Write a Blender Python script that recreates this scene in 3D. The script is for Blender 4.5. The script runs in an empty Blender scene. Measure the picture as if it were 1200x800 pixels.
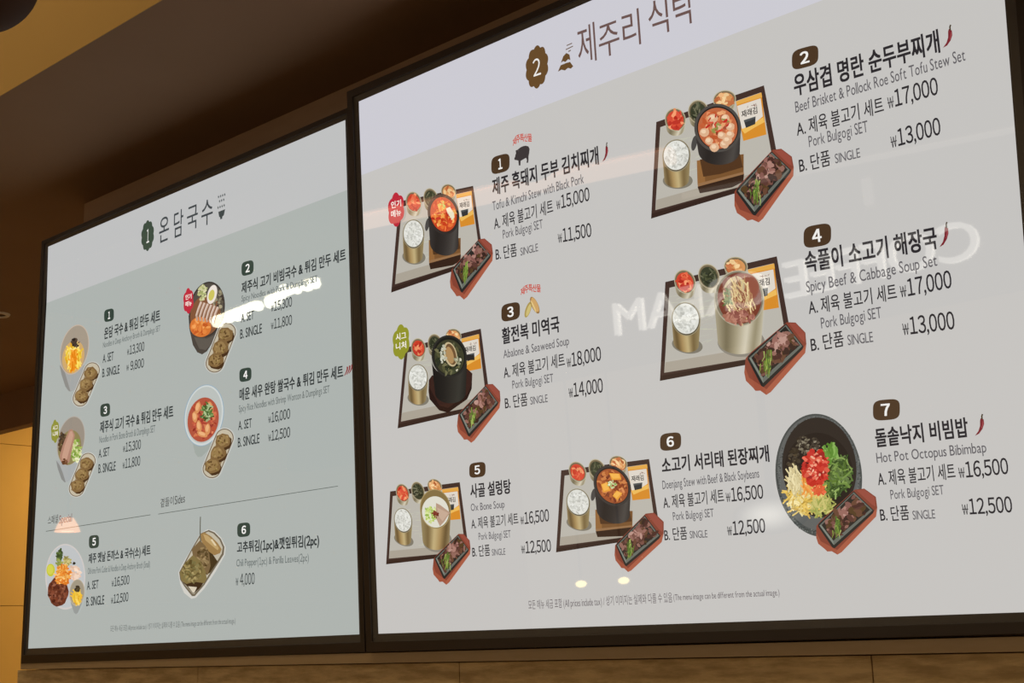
import bpy, bmesh, math, random
import numpy as np
from mathutils import Vector

random.seed(7)
SC = bpy.context.scene
COL = SC.collection

# ------------------------------------------------------------------ camera
F_PX = 1609.6
CAM = np.array([0.0, -1.75, 1.6])

def rot(w):
    w = np.array(w, float)
    t = np.linalg.norm(w) + 1e-12
    k = w / t
    K = np.array([[0, -k[2], k[1]], [k[2], 0, -k[0]], [-k[1], k[0], 0]])
    return np.eye(3) + math.sin(t) * K + (1 - math.cos(t)) * K @ K

RM = rot((0, 0, .74561)) @ rot((.21063, 0, 0)) @ rot((0, .03449, 0))   # columns: right, forward, up
cam_data = bpy.data.cameras.new('camera')
cam = bpy.data.objects.new('camera', cam_data)
COL.objects.link(cam)
cam_data.sensor_width = 36
cam_data.lens = F_PX / 1200 * 36
cam_data.clip_start = .02
from mathutils import Matrix
r_, f_, u_ = RM[:, 0], RM[:, 1], RM[:, 2]
cam.matrix_world = Matrix(((r_[0], u_[0], -f_[0], CAM[0]), (r_[1], u_[1], -f_[1], CAM[1]),
                           (r_[2], u_[2], -f_[2], CAM[2]), (0, 0, 0, 1)))
SC.camera = cam

# ------------------------------------------------------------------ light of the hall, exposure
SC.view_settings.view_transform = 'Standard'
SC.view_settings.look = 'None'
SC.view_settings.gamma = 1
SC.view_settings.exposure = 0
SC.view_settings.use_curve_mapping = False
world = bpy.data.worlds.new('hall')
SC.world = world
world.use_nodes = True
world.node_tree.nodes['Background'].inputs[0].default_value = (.62, .43, .26, 1)
world.node_tree.nodes['Background'].inputs[1].default_value = .56
WARM = (1.0, .72, .38)


# ------------------------------------------------------------------ small helpers
def lin(c):
    out = []
    for v in c:
        v = max(0.0, min(255.0, v)) / 255
        out.append(v / 12.92 if v <= .04045 else ((v + .055) / 1.055) ** 2.4)
    return tuple(out)

def nodes_of(m):
    m.use_nodes = True
    return m.node_tree, m.node_tree.nodes['Principled BSDF']

def mat(name, c, rough=.6, spec=.4, noise=None, bump=None, metal=0):
    """paint-like material; noise = (scale, second colour, amount, stretch)"""
    m = bpy.data.materials.new(name)
    nt, b = nodes_of(m)
    b.inputs['Roughness'].default_value = rough
    b.inputs['Specular IOR Level'].default_value = spec
    b.inputs['Metallic'].default_value = metal
    b.inputs['Base Color'].default_value = (*c, 1)
    if noise:
        sc, c2, amt, st = noise
        tc = nt.nodes.new('ShaderNodeTexCoord')
        mp = nt.nodes.new('ShaderNodeMapping')
        mp.inputs['Scale'].default_value = st
        tx = nt.nodes.new('ShaderNodeTexNoise')
        tx.inputs['Scale'].default_value = sc
        tx.inputs['Detail'].default_value = 8
        tx.inputs['Roughness'].default_value = .65
        rp = nt.nodes.new('ShaderNodeValToRGB')
        rp.color_ramp.elements[0].position = .5 - amt
        rp.color_ramp.elements[1].position = .5 + amt
        rp.color_ramp.elements[0].color = (*c, 1)
        rp.color_ramp.elements[1].color = (*c2, 1)
        nt.links.new(tc.outputs['Object'], mp.inputs[0])
        nt.links.new(mp.outputs[0], tx.inputs[0])
        nt.links.new(tx.outputs[0], rp.inputs[0])
        nt.links.new(rp.outputs[0], b.inputs['Base Color'])
        if bump:
            bp = nt.nodes.new('ShaderNodeBump')
            bp.inputs['Strength'].default_value = bump
            bp.inputs['Distance'].default_value = .004
            nt.links.new(tx.outputs[0], bp.inputs['Height'])
            nt.links.new(bp.outputs[0], b.inputs['Normal'])
    return m

def lamp_mat(name, c, strength):
    m = bpy.data.materials.new(name)
    nt, b = nodes_of(m)
    b.inputs['Base Color'].default_value = (*c, 1)
    b.inputs['Emission Color'].default_value = (*c, 1)
    b.inputs['Emission Strength'].default_value = strength
    return m

def backlit(name, gain):
    """the lit, glossy face of a menu board: the printed colour glows, the film reflects"""
    m = bpy.data.materials.new(name)
    nt, b = nodes_of(m)
    at = nt.nodes.new('ShaderNodeAttribute')
    at.attribute_name = 'ink'
    b.inputs['Base Color'].default_value = (.01, .01, .01, 1)
    b.inputs['Roughness'].default_value = .018
    b.inputs['Specular IOR Level'].default_value = .5
    b.inputs['Emission Strength'].default_value = gain
    nt.links.new(at.outputs['Color'], b.inputs['Emission Color'])
    return m

def link(name, me, parent=None, m=None):
    o = bpy.data.objects.new(name, me)
    COL.objects.link(o)
    if m:
        me.materials.append(m)
    if parent:
        o.parent = parent
    return o

def tag(o, label, cat, group=None):
    o['label'] = label
    o['category'] = cat
    if group:
        o['group'] = group
    return o

def struct(o):
    o['kind'] = 'structure'
    return o

def empty(name, loc):
    o = bpy.data.objects.new(name, None)
    COL.objects.link(o)
    o.location = loc
    o.empty_display_size = .05
    return o

def mesh_from_bm(name, bm, parent=None, m=None, smooth=False):
    me = bpy.data.meshes.new(name)
    bmesh.ops.recalc_face_normals(bm, faces=bm.faces)
    if smooth:
        for f in bm.faces:
            f.smooth = True
    bm.to_mesh(me)
    bm.free()
    return link(name, me, parent, m)

def bm_box(bm, lo, hi, bevel=0):
    vs = [bm.verts.new((x, y, z)) for x in (lo[0], hi[0]) for y in (lo[1], hi[1]) for z in (lo[2], hi[2])]
    fs = [(0, 1, 3, 2), (4, 6, 7, 5), (0, 4, 5, 1), (2, 3, 7, 6), (0, 2, 6, 4), (1, 5, 7, 3)]
    faces = [bm.faces.new([vs[i] for i in f]) for f in fs]
    if bevel:
        es = list({e for f in faces for e in f.edges})
        bmesh.ops.bevel(bm, geom=es, offset=bevel, segments=2, affect='EDGES', profile=.6)

def box(name, lo, hi, m, parent=None, bevel=0):
    bm = bmesh.new()
    bm_box(bm, lo, hi, bevel)
    return mesh_from_bm(name, bm, parent, m)

def lathe(name, prof, m, parent=None, seg=40):
    bm = bmesh.new()
    rings = []
    for r, z in prof:
        if r < 1e-6:
            rings.append([bm.verts.new((0, 0, z))])
        else:
            rings.append([bm.verts.new((r * math.cos(6.28318 * i / seg), r * math.sin(6.28318 * i / seg), z)) for i in range(seg)])
    for a, b in zip(rings, rings[1:]):
        for i in range(seg):
            j = (i + 1) % seg
            if len(a) == 1 and len(b) == 1:
                continue
            if len(a) == 1:
                bm.faces.new((a[0], b[i], b[j]))
            elif len(b) == 1:
                bm.faces.new((a[i], a[j], b[0]))
            else:
                bm.faces.new((a[i], a[j], b[j], b[i]))
    return mesh_from_bm(name, bm, parent, m, True)


# ------------------------------------------------------------------ sight lines of the survey camera
def ray(p):
    d = RM @ np.array([(p[0] - 600) / F_PX, 1, -(p[1] - 400) / F_PX])
    return d / np.linalg.norm(d)

def on_plane(p, n, p0):
    d = ray(p)
    return CAM + d * (((p0 - CAM) @ n) / (d @ n))

def project(P):
    d = (np.asarray(P) - CAM) @ RM
    return np.array([600 + F_PX * d[0] / d[1], 400 - F_PX * d[2] / d[1]])

Y = np.array([0., 1, 0])
Z = np.array([0., 0, 1])

# ------------------------------------------------------------------ materials of the place
M_soffit = mat('soffit paint', (.30, .185, .110), .75, .25, (3.0, (.27, .165, .095), .25, (1, 1, 1)))
M_fascia = mat('ochre paint', (.62, .41, .135), .8, .2, (2.0, (.58, .38, .12), .25, (1, 1, 1)))
M_upper = mat('brown wall paint', (.50, .36, .25), .8, .2, (4.0, (.40, .28, .19), .3, (1, 1, 6)))
M_stone = mat('travertine cladding', (.80, .62, .32), .6, .35, (11.0, (.50, .36, .17), .12, (1, 1, 6)), .8)
M_ledge = mat('ledge strip', (.52, .40, .24), .5, .4, (20, (.46, .35, .20), .25, (1, 1, 4)))
M_yellow = mat('yellow wall', (.80, .50, .13), .8, .2, (3.0, (.76, .46, .115), .25, (1, 1, 1)))
M_floor = mat('floor tile', (.42, .36, .29), .35, .5, (6, (.36, .31, .25), .2, (1, 1, 1)))
M_ceil = mat('ceiling paint', (.35, .29, .22), .9, .2, (3, (.32, .27, .2), .2, (1, 1, 1)))
M_dark = mat('dark shopfront', (.03, .025, .022), .7, .3, (5, (.025, .02, .018), .2, (1, 1, 1)))
M_frame = mat('dark bronze frame', (.030, .021, .014), .42, .5, (30, (.038, .027, .018), .3, (1, 1, 1)))
M_bevel = mat('inner bevel', (.095, .088, .072), .38, .5, (30, (.08, .072, .06), .3, (1, 1, 1)))
M_shade = mat('dark brown lamp shade', (.06, .027, .012), .7, .2, (6, (.05, .022, .01), .3, (1, 1, 1)))
M_white = mat('white metal ring', (.75, .7, .62), .4, .5, (40, (.7, .65, .58), .3, (1, 1, 1)))
M_cord = mat('black cord', (.02, .02, .02), .6, .3, (60, (.03, .03, .03), .3, (1, 1, 1)))

# ------------------------------------------------------------------ the setting
ZC = 2.811
XL = -3.335            # left end of the board wall
struct(box('floor', (-8, -6.5, -.1), (3, 5, 0), M_floor))
struct(box('wall_boards', (XL, .13, 0), (2.0, .33, ZC), M_upper))
# cladding in panels with open joints under the boards
bm = bmesh.new()
def xz(p, y):
    return on_plane(p, Y, np.array([0, y, 0]))
joints = [xz((232, 784), .012)[0], xz((538, 775), .012)[0], xz((1021, 770), .012)[0], .12, .95]
edges = [XL - .045] + joints + [2.0]
for a, b in zip(edges, edges[1:]):
    bm_box(bm, (a + .0012, .012, 0), (b - .0012, .1299, 1.556))
struct(mesh_from_bm('trim_1', bm, None, M_stone))
struct(box('trim_2', (XL, -.004, 1.558), (2.0, .1299, 1.577), M_ledge, None, .001))
struct(box('ceiling', (-7.5, -.403, ZC), (2.0, 1.344, ZC + .03), M_soffit))
struct(box('wall_front', (-7.5, -.405, ZC - .0005), (2.0, -.4031, 3.6), M_fascia))
struct(box('wall_rear', (-7.5, 1.344, 2.635), (XL + .5, 1.40, ZC + .03), M_soffit))
bm = bmesh.new()
for z0, z1 in ((0, .93), (.933, 1.86), (1.863, 2.778), (2.781, 3.6)):
    bm_box(bm, (-7.7, -6.5, z0), (-7.5, 5, z1))
struct(mesh_from_bm('wall_left', bm, None, M_yellow))
struct(box('trim_3', (-7.5, 1.41, 3.2), (2, 5, 3.25), M_ceil))
struct(box('trim_4', (-7.5, -6.5, 3.6), (2.0, -.375, 3.65), M_ceil))
struct(box('wall_back', (-7.5, -4.20, 2.75), (2.0, -4.06, 3.6), M_dark))


# ------------------------------------------------------------------ menu boards
class Board:
    """a lit menu board: a plane that carries print, addressed by sight lines on it"""
    def __init__(self, tilt, y0, gain, root, label):
        self.n = np.array([0., 1, -tilt])
        self.n /= np.linalg.norm(self.n)
        self.p0 = np.array([0., y0, 1.6])
        up = np.array([0., tilt, 1])
        self.up = up / np.linalg.norm(up)
        self.mat = backlit(root + ' face', gain)
        self.root = None

    def at(self, p, lift=0.0):
        return on_plane(p, self.n, self.p0 - self.n * lift)

    def local(self, P):
        return tuple(np.asarray(P) - np.array(self.root.location))


class Ink:
    """one printed shape layer after another, built as a single coloured mesh on a board"""
    def __init__(self, board, lift=.0005, T=None):
        self.b, self.lift, self.T = board, lift, T or (lambda x, y: (x, y))
        self.v, self.f, self.c = [], [], []

    def poly(self, pts, col, cols=None):
        i0 = len(self.v)
        self.lift += 5e-6
        for k, p in enumerate(pts):
            self.v.append(self.b.local(self.b.at(self.T(*p), self.lift)))
        self.f.append(list(range(i0, i0 + len(pts))))
        self.c.append([lin(c) for c in cols] if cols else [lin(col)] * len(pts))

    def strip(self, A, B, cols):
        """quads between two point rows, one colour per station"""
        self.lift += 5e-6
        i0 = len(self.v)
        for a, b in zip(A, B):
            self.v.append(self.b.local(self.b.at(self.T(*a), self.lift)))
            self.v.append(self.b.local(self.b.at(self.T(*b), self.lift)))
        for k in range(len(A) - 1):
            i = i0 + 2 * k
            self.f.append([i, i + 1, i + 3, i + 2])
            c0, c1 = lin(cols[k]), lin(cols[k + 1])
            self.c.append([c0, c0, c1, c1])

    def ell(self, cx, cy, rx, ry, col, ang=0, n=40, cols=None):
        ca, sa = math.cos(ang), math.sin(ang)
        pts = []
        for i in range(n):
            t = 6.2831853 * i / n
            x, y = rx * math.cos(t), ry * math.sin(t)
            pts.append((cx + x * ca - y * sa, cy + x * sa + y * ca))
        self.poly(pts, col)

    def blob(self, cx, cy, r, col, el=1.0, ang=0, n=9, jit=.22):
        ca, sa = math.cos(ang), math.sin(ang)
        pts = []
        for i in range(n):
            t = 6.2831853 * i / n
            q = r * (1 + random.uniform(-jit, jit))
            x, y = q * el * math.cos(t), q / el * math.sin(t)
            pts.append((cx + x * ca - y * sa, cy + x * sa + y * ca))
        self.poly(pts, col)

    def line(self, pts, w, col, w1=None):
        w1 = w if w1 is None else w1
        L, Rr = [], []
        n = len(pts)
        for i, p in enumerate(pts):
            a, b = pts[max(0, i - 1)], pts[min(n - 1, i + 1)]
            dx, dy = b[0] - a[0], b[1] - a[1]
            l = math.hypot(dx, dy) or 1
            ww = (w + (w1 - w) * i / (n - 1)) / 2
            L.append((p[0] - dy / l * ww, p[1] + dx / l * ww))
            Rr.append((p[0] + dy / l * ww, p[1] - dx / l * ww))
        self.strip(L, Rr, [col] * n)

    def cup(self, cx, cy, rx, ry, ang, bx, by, brx, bry, cols, n=28):
        """side of a round vessel: lower half of the rim down to the lower half of the base"""
        ca, sa = math.cos(ang), math.sin(ang)
        A, B, C = [], [], []
        for i in range(n + 1):
            t = math.pi * i / n
            x, y = rx * math.cos(t), ry * math.sin(t)
            A.append((cx + x * ca - y * sa, cy + x * sa + y * ca))
            B.append((bx + brx * math.cos(t), by + bry * math.sin(t)))
            u = (1 - math.cos(t)) / 2 * (len(cols) - 1)
            k = min(len(cols) - 2, int(u))
            w = u - k
            C.append(tuple(cols[k][j] * (1 - w) + cols[k + 1][j] * w for j in range(3)))
        self.strip(A, B, C)

    def scatter(self, cx, cy, rx, ry, n, cols, size, el=(1, 1.6), ang0=0, jit=.25, amb=12, rot=None):
        ca, sa = math.cos(ang0), math.sin(ang0)
        for _ in range(n):
            r = math.sqrt(random.random())
            t = random.uniform(0, 6.2832)
            x, y = rx * r * math.cos(t), ry * r * math.sin(t)
            c = random.choice(cols)
            d = random.uniform(-amb, amb)
            self.blob(cx + x * ca - y * sa, cy + x * sa + y * ca, random.uniform(*size),
                      (c[0] + d, c[1] + d, c[2] + d), random.uniform(*el),
                      random.uniform(0, 3.14) if rot is None else rot + random.uniform(-.5, .5), 8, jit)

    def strands(self, cx, cy, rx, ry, n, cols, ln, w, ang0=0, rot=None, amb=15):
        ca, sa = math.cos(ang0), math.sin(ang0)
        for _ in range(n):
            r = math.sqrt(random.random())
            t = random.uniform(0, 6.2832)
            x, y = rx * r * math.cos(t), ry * r * math.sin(t)
            px, py = cx + x * ca - y * sa, cy + x * sa + y * ca
            a = random.uniform(0, 6.28) if rot is None else rot + random.uniform(-.5, .5)
            c = random.choice(cols)
            d = random.uniform(-amb, amb)
            l = random.uniform(*ln)
            bend = random.uniform(-.9, .9)
            pts = []
            for k in range(5):
                s = (k / 4 - .5) * l
                aa = a + bend * (k / 4 - .5)
                pts.append((px + s * math.cos(aa), py + s * math.sin(aa)))
            self.line(pts, w, (c[0] + d, c[1] + d, c[2] + d))

    def done(self, name, parent, label=None):
        me = bpy.data.meshes.new(name)
        me.from_pydata(self.v, [], self.f)
        at = me.color_attributes.new('ink', 'FLOAT_COLOR', 'CORNER')
        flat = []
        for cs in self.c:
            for c in cs:
                flat += [c[0], c[1], c[2], 1]
        at.data.foreach_set('color', flat)
        me.update()
        o = link(name, me, parent, self.b.mat)
        if label:
            o['label'] = label
        return o


_glyphs = {}
def one_glyph(ch, weight, res):
    k = (ch, weight, res)
    if k not in _glyphs:
        c = bpy.data.curves.new('glyphs', 'FONT')
        # full-width forms give the digits the same plain sans as the Korean
        c.body = chr(ord(ch) + 0xFEE0) if ch in '0123456789' else ch
        c.resolution_u = res
        o = bpy.data.objects.new('glyphs', c)
        COL.objects.link(o)
        bpy.context.view_layer.update()
        me = bpy.data.meshes.new_from_object(o.evaluated_get(bpy.context.evaluated_depsgraph_get()))
        v = np.zeros(len(me.vertices) * 3)
        me.vertices.foreach_get('co', v)
        v = v.reshape(-1, 3)[:, :2].copy()
        f = [list(p.vertices) for p in me.polygons]
        bpy.data.objects.remove(o)
        bpy.data.curves.remove(c)
        bpy.data.meshes.remove(me)
        _glyphs[k] = (v, f)
    return _glyphs[k]

_lines = {}
def glyph_mesh(s, weight, res):
    k = (s, weight, res)
    if k in _lines:
        return _lines[k]
    V, F, x, n = [], [], 0.0, 0
    for ch in s:
        if ch == ' ':
            x += .26
            continue
        g = '￦' if ch == '₩' else ch
        v, f = one_glyph(g, 0, res)
        v = v.copy()
        if ord(ch) > 0x2e80:
            v[:, 0] += x
            x += .93
        else:
            a, b = v[:, 0].min(), v[:, 0].max()
            if ch == '₩':
                y0 = v[:, 1].min()
                v[:, 0] = a + (v[:, 0] - a) * .58
                v[:, 1] = (v[:, 1] - y0) * .68
                b = v[:, 0].max()
            sb = .05 if ch in '.,()/1' else .036
            if ch in ',.' and len(V):
                sb = .035
            v[:, 0] += x + sb - a
            x += (b - a) + 2 * sb
        # heavier weights: the same outline laid again a hair to each side
        w = weight * (.4 if ch == '₩' else 1)
        for dx, dy in ([(0, 0)] if w <= .001 else [(0, 0), (w, w * .8), (-w, w * .8), (w, -w * .8), (-w, -w * .8)]):
            V.append(v + np.array([dx, dy]))
            F += [[i + n for i in q] for q in f]
            n += len(v)
    _lines[k] = (np.concatenate(V), F)
    return _lines[k]

def write(board, s, a, b, h, col, name, parent, weight=0.0, mode='h', lift=.0006, res=3, label=None, lean=0.0):
    """lettering from the left end of its foot line (a) to the right end (b), h tall"""
    v, f = glyph_mesh(s, weight, res)
    x0, x1 = v[:, 0].min(), v[:, 0].max()
    y0, y1 = (v[:, 1].min(), v[:, 1].max()) if mode == 'h' else (0.0, v[:, 1].max())
    P0, P1 = board.at(a, lift), board.at(b, lift)
    per = (project(P0) - project(P0 + board.up * .01))[1] / .01
    H = h / per
    out = []
    u = P1 - P0
    for x, y in v:
        ty = (y - y0) / (y1 - y0)
        out.append(board.local(P0 + u * ((x - x0) / (x1 - x0)) + board.up * (H * ty) + u / np.linalg.norm(u) * (lean * H * ty)))
    me = bpy.data.meshes.new(name)
    me.from_pydata(out, [], f)
    at = me.color_attributes.new('ink', 'FLOAT_COLOR', 'CORNER')
    c = lin(col)
    at.data.foreach_set('color', [c[0], c[1], c[2], 1.0] * len(me.loops))
    me.update()
    o = link(name, me, parent, board.mat)
    if label:
        o['label'] = label
    return o


def build_case(board, root_name, inner, outer, loc, label, header, header_col, body_col, depth=.085):
    """frame, inner bevel, back box and the two coloured fields of the lit face"""
    root = empty(root_name, loc)
    board.root = root
    tag(root, label, 'menu board', 'menu boards on the wall')
    LIP = .007
    O = [board.at(p, LIP) for p in outer]       # TL TR BR BL
    I = [board.at(p, .0) for p in inner]
    # lip inner edge stands a little outside the lit face
    cen = sum(I) / 4
    W = []
    for i in range(4):
        W.append(I[i] - board.n * LIP + (O[i] - I[i]) * .42)
    for i in range(4):
        d = (W[i] - board.p0) @ board.n
        W[i] = W[i] - board.n * (d + LIP)
    back = [o + board.n * (depth) for o in O]
    bm = bmesh.new()
    def V(P):
        return bm.verts.new(board.local(P))
    vo, vw, vb = [V(p) for p in O], [V(p) for p in W], [V(p) for p in back]
    Wi = [w + board.n * (LIP * .55) for w in W]
    vi = [V(p) for p in Wi]
    for i in range(4):
        j = (i + 1) % 4
        bm.faces.new((vo[i], vo[j], vw[j], vw[i]))
        bm.faces.new((vw[i], vw[j], vi[j], vi[i]))
        bm.faces.new((vo[i], vb[i], vb[j], vo[j]))
    bm.faces.new(vb)
    fr = mesh_from_bm('frame', bm, root, M_frame)
    bv = fr.modifiers.new('soft edges', 'BEVEL')
    bv.width = .0012
    bv.segments = 2
    bm = bmesh.new()
    vi, vs = [bm.verts.new(board.local(p)) for p in Wi], [bm.verts.new(board.local(p - board.n * .0004)) for p in I]
    for i in range(4):
        j = (i + 1) % 4
        bm.faces.new((vi[i], vi[j], vs[j], vs[i]))
    mesh_from_bm('inner_bevel', bm, root, M_bevel)['label'] = 'narrow grey inner bevel of the dark frame'
    k = Ink(board, .0)
    hl, hr = header
    k.poly([hl, hr, inner[2], inner[3]], body_col)
    k.done('screen', root)
    k = Ink(board, .0)
    k.poly([inner[0], inner[1], hr, hl], header_col)
    k.done('header_band', root, 'paler plain band along the top of the lit face')
    return root


LEFT = Board(0.0, 0.0, 1.0, 'left menu board', '')
RIGHT = Board(-.031, -.008, 1.0, 'right menu board', '')
lroot = build_case(LEFT, 'menu_board',
                   [(56.5, 289), (404.8, 140.5), (421.3, 743), (33, 759.7)],
                   [(48.5, 282.5), (411.5, 124), (427.5, 764), (24, 777.5)],
                   (-2.7, 0, 1.57),
                   'smaller lit menu board of noodle dishes with green number badges',
                   ((54.6, 355), (407, 222.5)), (191, 192, 192), (173, 179, 175))
rroot = build_case(RIGHT, 'menu_board',
                   [(420.5, 119), (1161.5, -203), (1234, 716), (443.5, 742.3)],
                   [(406, 107.5), (1192, -232), (1264, 741), (429, 764)],
                   (-1.35, 0, 1.57),
                   'larger lit menu board of stew tray sets with brown number badges',
                   ((422.8, 205.5), (1172.5, -79)), (204, 203, 211), (197, 195, 192))

DK = (44, 41, 44)
GR = (96, 93, 96)
LDK = (50, 54, 54)
LGR = (100, 106, 104)
BADGE_R = (74, 54, 36)
BADGE_L = (52, 68, 60)
WHITE = (236, 234, 230)


def badge(board, x0, y0, x1, y1, digit, col, parent, slope, wide=.5):
    """rounded tag with its digit; edges follow the foot line of the print"""
    cx, cy, rx, ry = (x0 + x1) / 2, (y0 + y1) / 2, (x1 - x0) / 2, (y1 - y0) / 2
    k = Ink(board, .0006)
    sk = slope * rx
    ry2 = ry - abs(sk) * .75
    pts = []
    for i in range(48):
        t = 6.2831853 * i / 48
        c, s = math.cos(t), math.sin(t)
        e = .55
        x = rx * math.copysign(abs(c) ** e, c)
        y = ry2 * math.copysign(abs(s) ** e, s)
        pts.append((cx + x, cy + y + slope * x))
    k.poly(pts, col)
    b = k.done('number_badge', parent)
    dw = rx * .34 if digit != '1' else rx * .22
    dh = ry2 * 1.18
    write(board, digit, (cx - dw, cy + dh / 2 - slope * dw), (cx + dw, cy + dh / 2 + slope * dw), dh, WHITE,
          'numeral', parent, .026, 'h', .0009, label='pale numeral on the badge')
    return b


def chili(board, x0, y0, x1, y1, parent, col=(122, 38, 46)):
    k = Ink(board, .0006)
    w, h = x1 - x0, y1 - y0
    def P(a, b):
        return (x0 + a * w, y0 + b * h)
    k.poly([P(.62, .18), P(.95, .25), P(1, .45), P(.82, .68), P(.45, .9), P(0, 1), P(.38, .78), P(.55, .55), P(.55, .3)], col)
    k.poly([P(.85, .3), P(.93, .42), P(.78, .62), P(.7, .66), P(.82, .45)], (170, 80, 84))
    k.line([P(.78, .24), P(.74, .1), P(.82, 0)], w * .16, (70, 58, 40))
    return k.done('chili_icon', parent, 'small red chilli beside the dish name')


def chili_mark(board, x0, y0, x1, y1, parent):
    k = Ink(board, .0006)
    for i in range(3):
        a = x0 + (x1 - x0) * (i * .3)
        b = y0 - i * 1.3
        k.line([(a + 3.6, b + 1.5), (a + 3.4, b + 5), (a + 1.8, b + 9), (a, b + 12)], 1.9, (140, 50, 52), .7)
    return k.done('chili_icon', parent, 'three small red chillies after the dish name')


# ---- right board entries: badge box, title, subtitle, A line, A price, A sub line, B line, single, B price
def entry(board, num, bx, slope, title, sub, rows, bcol, tcol, scol, tw=.027):
    t = write(board, title[0], title[1], title[2], title[3], tcol, 'menu_entry', board.root, tw,
              label='dish name in bold dark Korean lettering')
    badge(board, *bx, num, bcol, t, slope)
    write(board, sub[0], sub[1], sub[2], sub[3], scol, 'english_name', t, .004, 'l', label='thin grey English dish name')
    for kind, s, a, b, h in rows:
        if kind == 'k':
            write(board, s, a, b, h, tcol, 'option_line', t, .009)
        elif kind == 'l':
            write(board, s, a, b, h, tcol, 'option_line', t, .010, 'l')
        elif kind == 's':
            write(board, s, a, b, h, scol, 'option_note', t, .003, 'l', label='small grey English note')
        else:
            write(board, s, a, b, h, tcol, 'price', t, .011, 'l')
    return t

def right_entry(num, bx, slope, title, sub, A, pa, ps, B, sg, pb, va, vb):
    return entry(RIGHT, num, bx, slope, title, sub,
                 [('k', 'A. 제육 불고기 세트', *A), ('p', va, *pa), ('s', 'Pork Bulgogi SET', *ps),
                  ('k', 'B. 단품', *B), ('s', 'SINGLE', *sg), ('p', vb, *pb)], BADGE_R, DK, GR)

e1 = right_entry('1', (575.7, 179.3, 597.2, 204.6), -.26,
    ('제주 흑돼지 두부 김치찌개', (577.4, 229.8), (702, 192.6), 20.8),
    ('Tofu & Kimchi Stew with Black Pork', (577.3, 246.7), (684.3, 214.2), 10.5),
    ((579.3, 270), (648.6, 249.6), 16.2), ((652.2, 245.6), (691.2, 234.6), 15.6), ((589.5, 279.7), (636.2, 267), 10.2),
    ((581.2, 305.5), (606, 300), 15.5), ((610, 299.5), (630.7, 294), 9), ((654.1, 284.6), (693.4, 276.9), 16), '₩15,000', '₩11,500')
chili(RIGHT, 705.8, 166.7, 712.6, 189.5, e1)
e2 = right_entry('2', (928, 52.2, 959, 82.2), -.27,
    ('우삼겹 명란 순두부찌개', (931.4, 113.6), (1102.3, 61.5), 26),
    ('Beef Brisket & Pollock Roe Soft Tofu Stew Set', (932.5, 132), (1131.6, 70.5), 12.8),
    ((934.3, 160.8), (1036.3, 132), 19), ((1040.7, 127.5), (1100, 110), 20), ((948.3, 172.4), (1017.6, 154.1), 13),
    ((937.3, 203), (973.6, 193.6), 18.5), ((979, 191.5), (1008.4, 184.2), 11), ((1044.4, 173.4), (1103, 157), 20), '₩17,000', '₩13,000')
chili(RIGHT, 1105, 29, 1116, 56, e2)
e3 = right_entry('3', (587.5, 353.3, 609.3, 377.2), -.2,
    ('활전복 미역국', (588.8, 403.8), (656.2, 389), 19.4),
    ('Abalone & Seaweed Soup', (590.1, 419.7), (667, 403.7), 9.6),
    ((590.6, 444.4), (662.3, 429.2), 16), ((664.4, 430.6), (704.8, 421.8), 16.3), ((600.6, 455.4), (648.6, 447.2), 9.6),
    ((592, 479.6), (618.5, 475), 15.3), ((621.6, 474), (642, 470.8), 9), ((666.7, 465.8), (706.9, 459.2), 16.5), '₩18,000', '₩14,000')
e4 = right_entry('4', (941.7, 261, 974, 291), -.17,
    ('속풀이 소고기 해장국', (944.2, 320.3), (1099.4, 291.5), 25.3),
    ('Spicy Beef & Cabbage Soup Set', (945.3, 342.7), (1098.6, 311), 13),
    ((948.3, 369.5), (1051.7, 351), 19), ((1055.4, 348.6), (1116, 336.6), 20.3), ((962.6, 384.8), (1033.4, 372), 12.6),
    ((950.9, 412.8), (989.4, 405.3), 18.5), ((993.8, 404.4), (1023.5, 400.4), 12), ((1058.3, 392.6), (1119.5, 385), 20.5), '₩17,000', '₩13,000')
chili(RIGHT, 1101, 260, 1111.5, 289.5, e4)
e5 = right_entry('5', (549.9, 540.7, 569, 560), -.12,
    ('사골 설렁탕', (551.5, 583.8), (599.1, 578), 16.8),
    ('Ox Bone Soup', (551.9, 598.7), (591.5, 594.5), 8.6),
    ((552.6, 620.4), (607.7, 614.3), 13.8), ((610, 614.4), (643.7, 610.2), 14), ((561, 632.5), (598.7, 629.3), 8.4),
    ((553.7, 653), (574.4, 650.8), 13.4), ((576.6, 650.8), (592.4, 649.7), 7.6), ((611, 648.4), (646, 645.8), 14.2), '₩16,500', '₩12,500')
e6 = right_entry('6', (773.5, 506, 798.2, 528.5), -.11,
    ('소고기 서리태 된장찌개', (776.1, 555), (902, 541), 19),
    ('Doenjang Stew with Beef & Black Soybeans', (776.6, 573), (889.9, 559.3), 10),
    ((777.8, 596.6), (849, 588.6), 16), ((851, 588), (894.9, 583.6), 16.2), ((788.9, 609.5), (836.7, 605.2), 9.6),
    ((779, 634), (805.6, 631.8), 15.2), ((808.6, 630.6), (829.3, 629.4), 8.6), ((852.6, 627.4), (897.2, 623.4), 16.4), '₩16,500', '₩12,500')
e7 = right_entry('7', (1023, 467, 1054.5, 493), -.08,
    ('돌솥낙지 비빔밥', (1026.7, 524.6), (1135.7, 512), 22.6),
    ('Hot Pot Octopus Bibimbap', (1027.6, 542.2), (1156.3, 529.6), 11.8),
    ((1029.5, 570), (1120.3, 561), 18.4), ((1123.8, 560), (1182.4, 554.8), 18.6), ((1044, 584.8), (1106.5, 579), 11),
    ((1032.2, 611.3), (1066, 608.8), 17.4), ((1070, 608.7), (1096.3, 607.2), 10.5), ((1128, 602.8), (1187, 599.8), 18.5), '₩16,500', '₩12,500')
chili(RIGHT, 1142.5, 485, 1153.3, 510.5, e7)
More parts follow.
